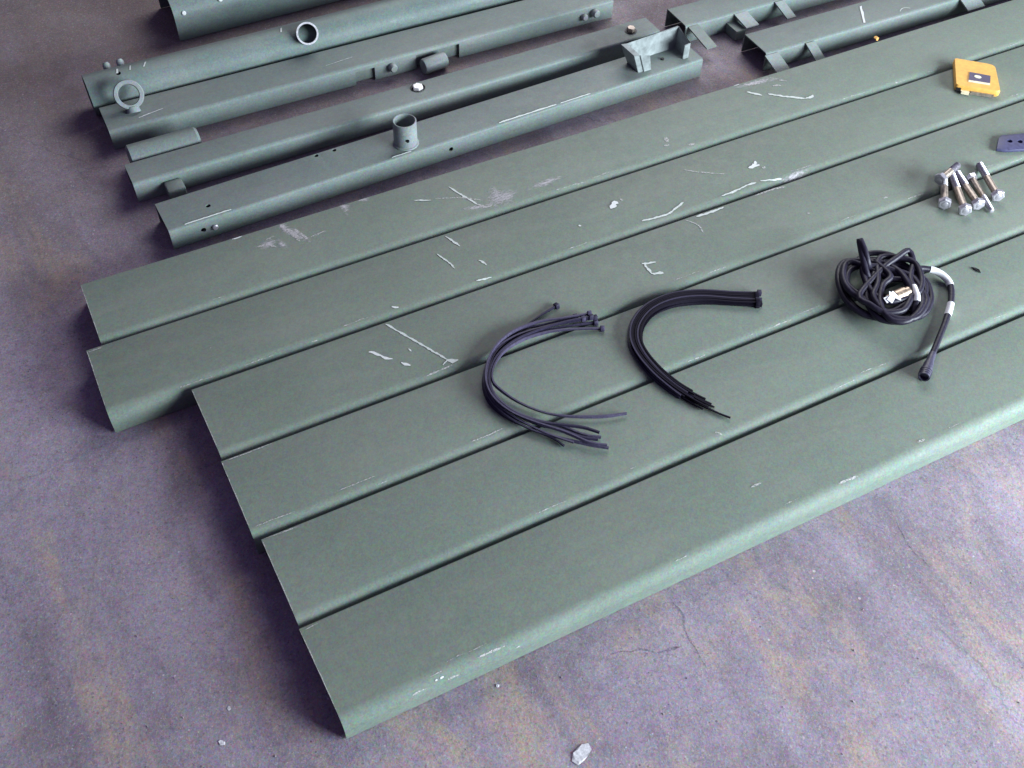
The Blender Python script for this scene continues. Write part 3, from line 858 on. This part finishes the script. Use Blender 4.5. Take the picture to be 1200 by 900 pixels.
# ring lug
base = Vector((.142 - dx, .043, .040))
view = Vector((-.06, -.83, .55)).normalized()
upv = (Vector((0, 0, 1)) - view * view.z).normalized()
cen = base + upv * .0345
V, F = lathe([(.0192, -.008), (.0265, -.009), (.0285, -.006), (.0285, .006), (.0268, .009), (.0205, .009), (.0192, .007)], 36, True)
ring = child_geo('ring_lug', xform(V, axis_mat(cen, view)), F, M_LUG, r3, 40)
V, F = cyl_geo(.0140, .0115, 0, .0110, 18)
new_obj('stem', xform(V, axis_mat(base, upv)), F, M_LUG, parent=r3, smooth=40)
round_head(r3, (.666 - dx, .001, .022), (0, -1, .1), .0088, .016, M_LUG)
round_head(r3, (1.1545 - dx, .001, .024), (0, -1, .15), .0090, .017, M_LUG)
round_head(r3, (1.128 - dx, .001, .020), (0, -1, .15), .0075, .012, M_LUG)
V, F = tube_geo([Vector((x, 0, 0)) for x in (0, .004, .05, .054, .056)], lambda t: (.015, .0165, .0165, .015, .009)[round(t * 4)], 20)
pg = child_geo('peg', xform(V, Matrix.Translation((.728 - dx, -.022, .0166)) @ Matrix.Rotation(.12, 4, 'Z')), F, M_LUG, r3)
V = []
for i in range(11):
    x = .062 + .05 * i / 10
    w2 = .0025 * (.4 + random.random())
    V += [(x, .018 + .010 * i / 10, .0430), (x, .018 + .010 * i / 10 + w2, .0430)]
new_obj('paint_scratch', V, [(2 * i, 2 * i + 1, 2 * i + 3, 2 * i + 2) for i in range(10)], M_CHIP, parent=r3)
V = []
for i in range(17):
    x = .47 + .06 * i / 16
    V += [(x - .02, .030 + .006 * i / 16, .0429), (x - .02, .030 + .006 * i / 16 + .0012 * (.4 + random.random()), .0429)]
new_obj('paint_scratch', V, [(2 * i, 2 * i + 1, 2 * i + 3, 2 * i + 2) for i in range(16)], M_LINE, parent=r3)

# round tube rail
a, b = (.076, .482), (1.55, .492)
r2 = rail('tube_rail', 'round green tube with a white-rimmed socket pointing at the viewer', a, b, .080, .080, 0, 0, .003, M_TUBE, 24,
          [('d', (.066, .030, .079), (0, -.2, 1), .0048)], tube=True)
view2 = Vector((-.24, -.80, .54)).normalized()
c0 = Vector((.542 - a[0], .5454 - a[1] - .004, .04))
sk2 = socket_tube(r2, c0 + view2 * .030, view2, .0225, .048, .0032, M_TUBE)
sk2.parent = r2
V, F = lathe([(.0226, .0475), (.0226, .0492), (.0190, .0492), (.0190, .0475)], 32, True)
new_obj('rim', xform(V, axis_mat(c0 + view2 * .030, view2)), F, M_FLAKE, parent=sk2, smooth=35)
for x in (.052, .079):
    round_head(r2, (x, .070, .066), (0, .75, .65), .0075, .014, M_LUG)
for (x, w_, l_) in ((.115, .003, .018), (.088, .0022, .010), (.40, .003, .012), (.062, .004, .008)):
    V = []
    for i in range(6):
        s = i / 5
        th = math.radians(105 - 18 * s)
        for d_ in (0, w_):
            V.append((x + l_ * .4 * s + d_, .04 + .0408 * math.cos(th) - 0, .04 + .0408 * math.sin(th)))
    new_obj('paint_scratch', V, [(2 * i, 2 * i + 1, 2 * i + 3, 2 * i + 2) for i in range(5)], M_LINE, parent=r2)

# farthest rail, cut by the top of the picture
a, b = (.300, .700), (1.7, .728)
r1 = rail('channel_rail', 'wide dark green channel farthest back, behind the round tube', a, b, .150, .085, .035, .006, .003, M_TUBE, 25)
for x, y_, z_ in ((.022, .0015, .060), (.105, .004, .069), (.285, .001, .036)):
    round_head(r1, (x, y_, z_), (0, -1, .6), .0045, .004, M_CHIP, 'rivet')

# right-hand pair of rails, in line with the others
a, b = (1.293, .2235), (2.5, .222)
dx = a[0]
r6 = rail('channel_rail', 'green rail at top right, farther of the right-hand pair, with pale tabs', a, b, .077, .042, .006, .003, .0026, M_RAIL, 26)
def tab(root, x, w_, y0, z0, y1, z1, name='side_tab', mat=None):
    V = [(x, y0, z0), (x + w_, y0, z0), (x + w_ + .004, y1, z1), (x + .004, y1, z1)]
    n = Vector((0, z1 - z0, -(y1 - y0))).normalized() * .003
    V += [tuple(Vector(v) + n) for v in V]
    F = [(0, 1, 2, 3), (7, 6, 5, 4), (0, 4, 5, 1), (1, 5, 6, 2), (2, 6, 7, 3), (3, 7, 4, 0)]
    return child_geo(name, V, F, mat or M_LUG, root)
tab(r6, 1.420 - dx, .034, 0, .036, -.044, .026)
tab(r6, 1.530 - dx, .024, 0, .038, -.048, .022)
tab(r6, 0.006, .026, 0, .036, -.070, .022, mat=M_RAIL)
V, F = box_geo(.11, .135, -.040, -.001, .0, .022)
child_geo('side_block', V, F, M_RAIL, r6)
a, b = (1.3905, .0615), (2.15, .052)
dx = a[0]
r7 = rail('channel_rail', 'green rail at top right, nearer of the right-hand pair, touching the planks', a, b, .082, .042, .006, .003, .0026, M_RAIL, 27)
tab(r7, 1.386 - dx, .034, 0, .036, -.044, .020)
tab(r7, 1.492 - dx, .024, 0, .038, -.044, .016)
tab(r7, 1.925 - dx, .050, 0, .038, -.030, .024)
V = []
for i in range(9):
    s = i / 8
    V += [(1.690 - dx - .035 * s, .066 - .058 * s, .0430), (1.695 - dx - .035 * s + .002 * random.random(), .066 - .058 * s, .0430)]
new_obj('paint_scratch', V, [(2 * i, 2 * i + 1, 2 * i + 3, 2 * i + 2) for i in range(8)], M_CHIP, parent=r7)
for x0_ in (.37,):
    V = []
    for i in range(7):
        s = i / 6
        V += [(x0_ + .03 * s, .011 + .008 * math.sin(3 * s), .0431), (x0_ + .03 * s, .0128 + .008 * math.sin(3 * s), .0431)]
    new_obj('paint_scratch', V, [(2 * i, 2 * i + 1, 2 * i + 3, 2 * i + 2) for i in range(6)], M_LINE, parent=r7)

# ------------------------------------------------------------------ cable ties
def cable_tie(path, label, group, mat, thick=.0024, tall=.0050, head=(.0070, .0086, .0086), roll=0.0):
    p0 = path[0]
    root = thing('cable_tie', label, 'cable tie', p0, 0, group)
    loc = [p - p0 for p in path]
    V, F = strap_geo(loc, thick, tall)
    child_geo('strap', V, F, mat, root, 40)
    d = (loc[1] - loc[0]).normalized()
    V, F = box_geo(-head[0] / 2, head[0] / 2, -head[1] / 2, head[1] / 2, -head[2] / 2, head[2] / 2)
    M = Matrix.Rotation(math.atan2(d.y, d.x), 4, 'Z') @ Matrix.Rotation(roll, 4, 'X')
    o = child_geo('head', xform(V, M), F, mat, root)
    bevelled(o, .0007, 2)
    return root

labels1 = {0: 'cable tie whose head sticks out alone above the loose left bundle',
           5: 'cable tie whose tip reaches farthest right out of the loose left bundle'}
for i, pts in enumerate(DATA['tie1']):
    path = []
    zz = H + .0030 + .0014 * (i % 4) + (.004 if i in (2, 6) else 0)
    cp = catmull([(x, y, zz) for x, y in pts], .006)
    N = len(cp)
    for k, p in enumerate(cp):
        s = k / N
        p.z += .004 * math.sin(math.pi * s) * (i % 3) / 2 + .0008 * math.sin(9 * s + i)
        path.append(p)
    cable_tie(path, labels1.get(i, 'thin dark cable tie in the middle of the loose, splayed left bundle'),
              'cable ties of the loose left bundle', M_FADED if i % 3 else M_VIOLET, roll=random.uniform(-.5, .5))

cp = catmull([(x, y, H) for x, y in DATA['tie2c']], .005)
L = [0]
for k in range(1, len(cp)):
    L.append(L[-1] + (cp[k] - cp[k - 1]).length)
TOT = L[-1]
for i in range(15):
    row, colm = divmod(i, 8)
    offs = (colm - 3.5 + .5 * row) * .0031
    cut_end = {3: 0.0, 5: .024, 1: .040, 6: .034, 10: .030, 7: .046}.get(i, random.uniform(.050, .085))
    st_ = random.uniform(0, .010)
    path = []
    for k, p in enumerate(cp):
        if L[k] < st_ or L[k] > TOT - cut_end:
            continue
        t = cp[min(k + 1, len(cp) - 1)] - cp[max(k - 1, 0)]
        s_ = Vector((-t.y, t.x, 0)).normalized()
        u = L[k] / TOT
        sp = 1.15 - .22 * u + .12 * math.sin(5 * u + i) + 2.2 * max(0, u - .80)
        path.append(p + s_ * offs * sp + Vector((0, 0, .0032 + row * .0052 + .0006 * math.sin(7 * u + i * 2))))
    lab = 'dark cable tie packed in the tight right-hand bundle'
    if i == 3:
        lab = 'cable tie with the longest tip at the bottom of the tight right bundle'
    elif i == 5:
        lab = 'cable tie with the second longest tip of the tight right bundle'
    cable_tie(path, lab, 'cable ties of the tight right bundle', M_BLACK if i % 4 else M_VIOLET, roll=random.uniform(-.6, .6))

# ------------------------------------------------------------------ coiled cable
root = thing('coiled_cable', 'black cable wound in a loose coil with white bands and a dark plug', 'cable', DATA['cable'][12])
O = Vector(DATA['cable'][12])
path = catmull([Vector(p) - O for p in DATA['cable']], .006)
V, F = tube_geo(path, .0052, 10)
cord = child_geo('cord', V, F, M_CORD, root, 60)
# white sleeves near the free end
def nearest(pt):
    return min(range(int(len(path) * .72), len(path)), key=lambda k: (path[k] - (Vector(pt) - O)).length)
N = len(path)
def sleeve(i0, i1, r, mat, name='white_band'):
    seg = path[i0:i1]
    V, F = tube_geo(seg, r, 12)
    child_geo(name, V, F, mat, root, 60)
arcl = [0]
for k in range(N - 1, 0, -1):
    arcl.append(arcl[-1] + (path[k] - path[k - 1]).length)
def from_end(d):
    return N - 1 - min(range(N), key=lambda j: abs(arcl[j] - d))
for q0, q1 in DATA['bands']:
    k0, k1 = sorted((nearest(q0), nearest(q1)))
    sleeve(k0, k1 + 2, .0060, M_BAND)
p0, p1 = (Vector(x) - O for x in DATA['plug'])
ax = (p1 - p0)
V, F = [], []
ln = ax.length
V, F = lathe([(.0001, -.004), (.0056, -.004), (.0062, ln * .25), (.0078, ln * .42), (.0082, ln * .62), (.0092, ln * .64), (.0092, ln), (.0070, ln), (.0070, ln - .006), (.0001, ln - .006)], 22)
child_geo('plug', xform(V, axis_mat(p0 + Vector((0, 0, .003)), ax)), F, M_PLUG, root)
for z_ in (.72, .80, .88):
    V, F = lathe([(.0093, ln * z_), (.0098, ln * z_), (.0098, ln * (z_ + .04)), (.0093, ln * (z_ + .04))], 22, True)
    child_geo('plug_ridge', xform(V, axis_mat(p0 + Vector((0, 0, .003)), ax)), F, M_PLUG, root)
p0, p1 = (Vector(x) - O for x in DATA['conn'])
ax = p1 - p0
ln = ax.length
V, F = lathe([(.0001, 0), (.0088, 0), (.0088, ln * .35), (.0105, ln * .36), (.0105, ln * .8), (.0082, ln * .82), (.0082, ln), (.0001, ln)], 22)
child_geo('metal_connector', xform(V, axis_mat(p0, ax)), F, M_BRASS, root)
for (q_, wx, wy, rz_) in ((.05, .024, .010, .5), (.18, .009, .022, .9), (-.1, .018, .010, .1)):
    c = p0 + ax * q_ + Vector((0, -.004, .010))
    V, F = box_geo(-wx / 2, wx / 2, -wy / 2, wy / 2, 0, .0012)
    child_geo('white_tag', xform(V, Matrix.Translation(c) @ Matrix.Rotation(rz_, 4, 'Z') @ Matrix.Rotation(.35, 4, 'X')), F, M_BAND, root)

# ------------------------------------------------------------------ bolts
blabels = ['hex bolt lying lowest at the left of the bolt heap, shank covered',
           'hex bolt lying across the top of the heap, head pointing left',
           'hex bolt third from the left in the heap, head closest to camera',
           'hex bolt in the middle of the heap, right of the closest head',
           'thin bolt turned the other way, small tip towards the camera',
           'hex bolt farthest right in the heap, lying slightly apart']
for i, (h_, t_) in enumerate(DATA['bolts']):
    h_, t_ = Vector(h_), Vector(t_)
    ax = (t_ - h_)
    ln = ax.length
    root = thing('hex_bolt', blabels[i], 'bolt', h_, 0, 'steel bolts heaped on the planks')
    rs = .0066 if i != 4 else .0052
    rh = .0122 if i != 4 else .0095
    M = axis_mat((0, 0, 0), ax, .35 + i)
    V, F = cyl_geo(rh * .8, rh, -.0012, 0, 6, cap1=False)
    cyl_geo(rh, rh, 0, .0080, 6, V, F, cap0=False)
    child_geo('head', xform(V, M), F, M_ZINC, root, 25)
    V, F = lathe([(.0001, -.0018), (rh * .42, -.0018), (rh * .5, -.0012), (rh * .5, 0)], 16)
    child_geo('head_boss', xform(V, M), F, M_ZINC, root)
    V, F = lathe([(.0001, .006), (rs, .006), (rs, ln * .58), (.0001, ln * .58)], 18)
    child_geo('shank', xform(V, M), F, M_SHANK, root)
    prof = [(.0001, ln * .575)]
    z_ = ln * .575
    while z_ < ln - .003:
        prof += [(rs * .86, z_), (rs, z_ + .0007)]
        z_ += .0015
    prof += [(rs * .84, ln - .001), (rs * .5, ln), (.0001, ln)]
    V, F = lathe(prof, 16)
    child_geo('thread', xform(V, M), F, M_ZINC, root)

# ------------------------------------------------------------------ yellow case
c = [Vector(p) for p in DATA['case']]
O = sum(c, Vector()) / 4
O.z = H
root = thing('yellow_case', 'small yellow plastic case with dark rectangular label and pale oval', 'case', O)
zt_ = .016
top = [Vector((p.x - O.x, p.y - O.y, zt_)) for p in c]
def rounded(poly, rads, n=5):
    out = []
    for i, p in enumerate(poly):
        a_, b_ = poly[i - 1], poly[(i + 1) % len(poly)]
        u, v = (a_ - p).normalized() * rads[i], (b_ - p).normalized() * rads[i]
        for k in range(n + 1):
            t = k / n
            out.append((p + u) * (1 - t) ** 2 + p * 2 * t * (1 - t) + (p + v) * t * t)
    return out
loop_ = rounded(top, [.005, .014, .009, .006])
V, F = [], []
rings = [(1.0, .002), (1.03, .005), (1.03, .0125), (1.0, zt_)]
for sc, z_ in rings:
    for p in loop_:
        V.append((p.x * sc, p.y * sc, z_))
k = len(loop_)
for r_ in range(len(rings) - 1):
    for i in range(k):
        j = (i + 1) % k
        F.append((r_ * k + i, r_ * k + j, (r_ + 1) * k + j, (r_ + 1) * k + i))
F.append(tuple(range(k))); F.append(tuple((len(rings) - 1) * k + i for i in range(k)))
child_geo('body', V, F, M_YELLOW, root, 35)
wn = [Vector((p[0] - O.x, p[1] - O.y, zt_)) for p in DATA['case_win']]
cw = sum(wn, Vector()) / 4
def slab(poly, z0, z1, name, mat, parent):
    k = len(poly)
    V = [(p.x, p.y, z0) for p in poly] + [(p.x, p.y, z1) for p in poly]
    F = [tuple(range(k)), tuple(k + i for i in range(k))] + [(i, (i + 1) % k, k + (i + 1) % k, k + i) for i in range(k)]
    return child_geo(name, V, F, mat, parent, 35)
below = (wn[3] - wn[0]) * .22
slab([wn[3], wn[2], wn[2] + below, wn[3] + below], zt_ + .0002, zt_ + .0010, 'pale_strip', M_PALEYEL, root)
slab(wn, zt_ + .0009, zt_ + .0014, 'dark_label', M_WINDOW, root)
ov = Vector((DATA['case_oval'][0] - O.x, DATA['case_oval'][1] - O.y, 0))
u_ = (wn[1] - wn[0]).normalized()
v_ = (wn[3] - wn[0]).normalized()
slab([ov + u_ * .0072 * math.cos(t) + v_ * .0052 * math.sin(t) for t in [2 * math.pi * i / 20 for i in range(20)]], zt_ + .0015, zt_ + .0019, 'pale_oval', M_OVAL, root)
# hook lip on the camera side, dark base
e0, e1 = top[3], top[2]
ed = (e1 - e0).normalized()
nn = Vector((ed.y, -ed.x, 0))
if nn.dot((e0 + e1) / 2) < 0:
    nn = -nn
lip = [e0 + ed * .010 - nn * .003, e0 + ed * .030 - nn * .003, e0 + ed * .028 + nn * .010, e0 + ed * .013 + nn * .009]
slab(lip, .002, .0065, 'front_lip', M_PALEYEL, root)
dk = [e0 + ed * .001 - nn * .002, e0 + ed * .011 - nn * .002, e0 + ed * .011 + nn * .0045, e0 + ed * .002 + nn * .0035]
slab(dk, .003, .011, 'dark_catch', M_DARK, root)
dk = [e0 + ed * .030 - nn * .002, e1 - ed * .008 - nn * .002, e1 - ed * .010 + nn * .0045, e0 + ed * .031 + nn * .0045]
slab(dk, .0012, .0075, 'base_strip', M_SHANK, root)

# ------------------------------------------------------------------ perforated strip at the right edge
pl = [Vector(p) for p in DATA['plate']]
O = Vector((pl[0].x, pl[0].y, H))
poly = [Vector((p.x - O.x, p.y - O.y, 0)) for p in pl]
k = len(poly)
V = [(p.x, p.y, .0012) for p in poly] + [(p.x, p.y, .0075) for p in poly]
F = [tuple(range(k)), tuple(k + i for i in range(k))] + [(i, (i + 1) % k, k + (i + 1) % k, k + i) for i in range(k)]
o = new_obj('perforated_strip', V, F, M_BLUE, smooth=35)
bevelled(o, .0014, 2, 30)
cut(o, [drill((h[0] - O.x, h[1] - O.y, .005), (0, 0, 1), .0052) for h in DATA['plate_h']])
o.location = O
tag(o, 'blue-violet strip with round holes at the right edge, above the bolts', 'strip')

# dark sliver and yellow scrap
p, q = (Vector(x) for x in DATA['sliver'])
d = q - p
s = Vector((-d.y, d.x, 0)).normalized()
pts = [p, p + d * .3 + s * .0022, p + d * .7 + s * .0026, q, p + d * .65 - s * .0020, p + d * .25 - s * .0018]
V = [(a_.x - p.x, a_.y - p.y, .0004 + .0008 * (i % 3)) for i, a_ in enumerate(pts)] + [(a_.x - p.x, a_.y - p.y, .0018 + .0008 * (i % 3)) for i, a_ in enumerate(pts)]
F = [tuple(range(6)), tuple(6 + i for i in range(6))] + [(i, (i + 1) % 6, 6 + (i + 1) % 6, 6 + i) for i in range(6)]
tag(new_obj('dark_sliver', V, F, M_DARK, loc=(p.x, p.y, H)), 'tiny dark sliver on the fifth plank, right of the cable end', 'scrap')

def flake(name, loc, size, mat, label, seed, th=.0014, group=None):
    rnd = random.Random(seed)
    n = 9
    V, F = [], []
    for z_ in (0, th):
        for i in range(n):
            a_ = 2 * math.pi * i / n
            r_ = size * (.55 + .5 * rnd.random()) * (1 if z_ == 0 else .9)
            V.append((r_ * math.cos(a_), r_ * .8 * math.sin(a_), z_ + rnd.uniform(0, th * .6)))
    F = [tuple(range(n)), tuple(n + i for i in range(n))] + [(i, (i + 1) % n, n + (i + 1) % n, n + i) for i in range(n)]
    return tag(new_obj(name, V, F, mat, loc=loc, rot=(0, 0, rnd.random() * 6)), label, 'paint flake' if group else 'scrap', group)

flake('yellow_scrap', (1.640, .006, H + .0006), .007, M_YELLOW, 'yellow scrap on the back edge of the farthest plank', 5, .003)
for i, (x, y, z, s) in enumerate(DATA['fleck']):
    lab = 'large white paint flake on the floor in front of the front plank' if i == 0 else 'small pale paint flake lying on the concrete floor'
    flake('paint_flake', (x, y, -.0016), s, M_FLAKE, lab, 30 + i, .0007, 'pale paint flakes on the floor')

# grit on the floor
V, F = [], []
rnd = random.Random(3)
for i in range(1500):
    x, y = rnd.uniform(-.5, 1.9), rnd.uniform(-1.45, 1.05)
    if -.93 < y < .9 and x > (.02 if y < -.3 else -.1):
        continue
    r = .0005 + .0012 * rnd.random() ** 3
    z = .0012 * noise.noise((x * 2.2, y * 2.2, 3)) + .0006 * noise.noise((x * 9, y * 9, 8)) - .0018
    b_ = len(V)
    for d_ in ((1, 0, 0), (-1, 0, 0), (0, 1, 0), (0, -1, 0), (0, 0, .8), (0, 0, -.8)):
        V.append((x + d_[0] * r * rnd.uniform(.6, 1.4), y + d_[1] * r * rnd.uniform(.6, 1.4), z + r * .4 + d_[2] * r * rnd.uniform(.6, 1.2)))
    for f in ((0, 2, 4), (2, 1, 4), (1, 3, 4), (3, 0, 4), (2, 0, 5), (1, 2, 5), (3, 1, 5), (0, 3, 5)):
        F.append(tuple(b_ + i_ for i_ in f))
g = new_obj('grit', V, F, M_GRIT)
g['kind'] = 'stuff'
g['label'] = 'loose concrete grit and dust scattered on the floor'
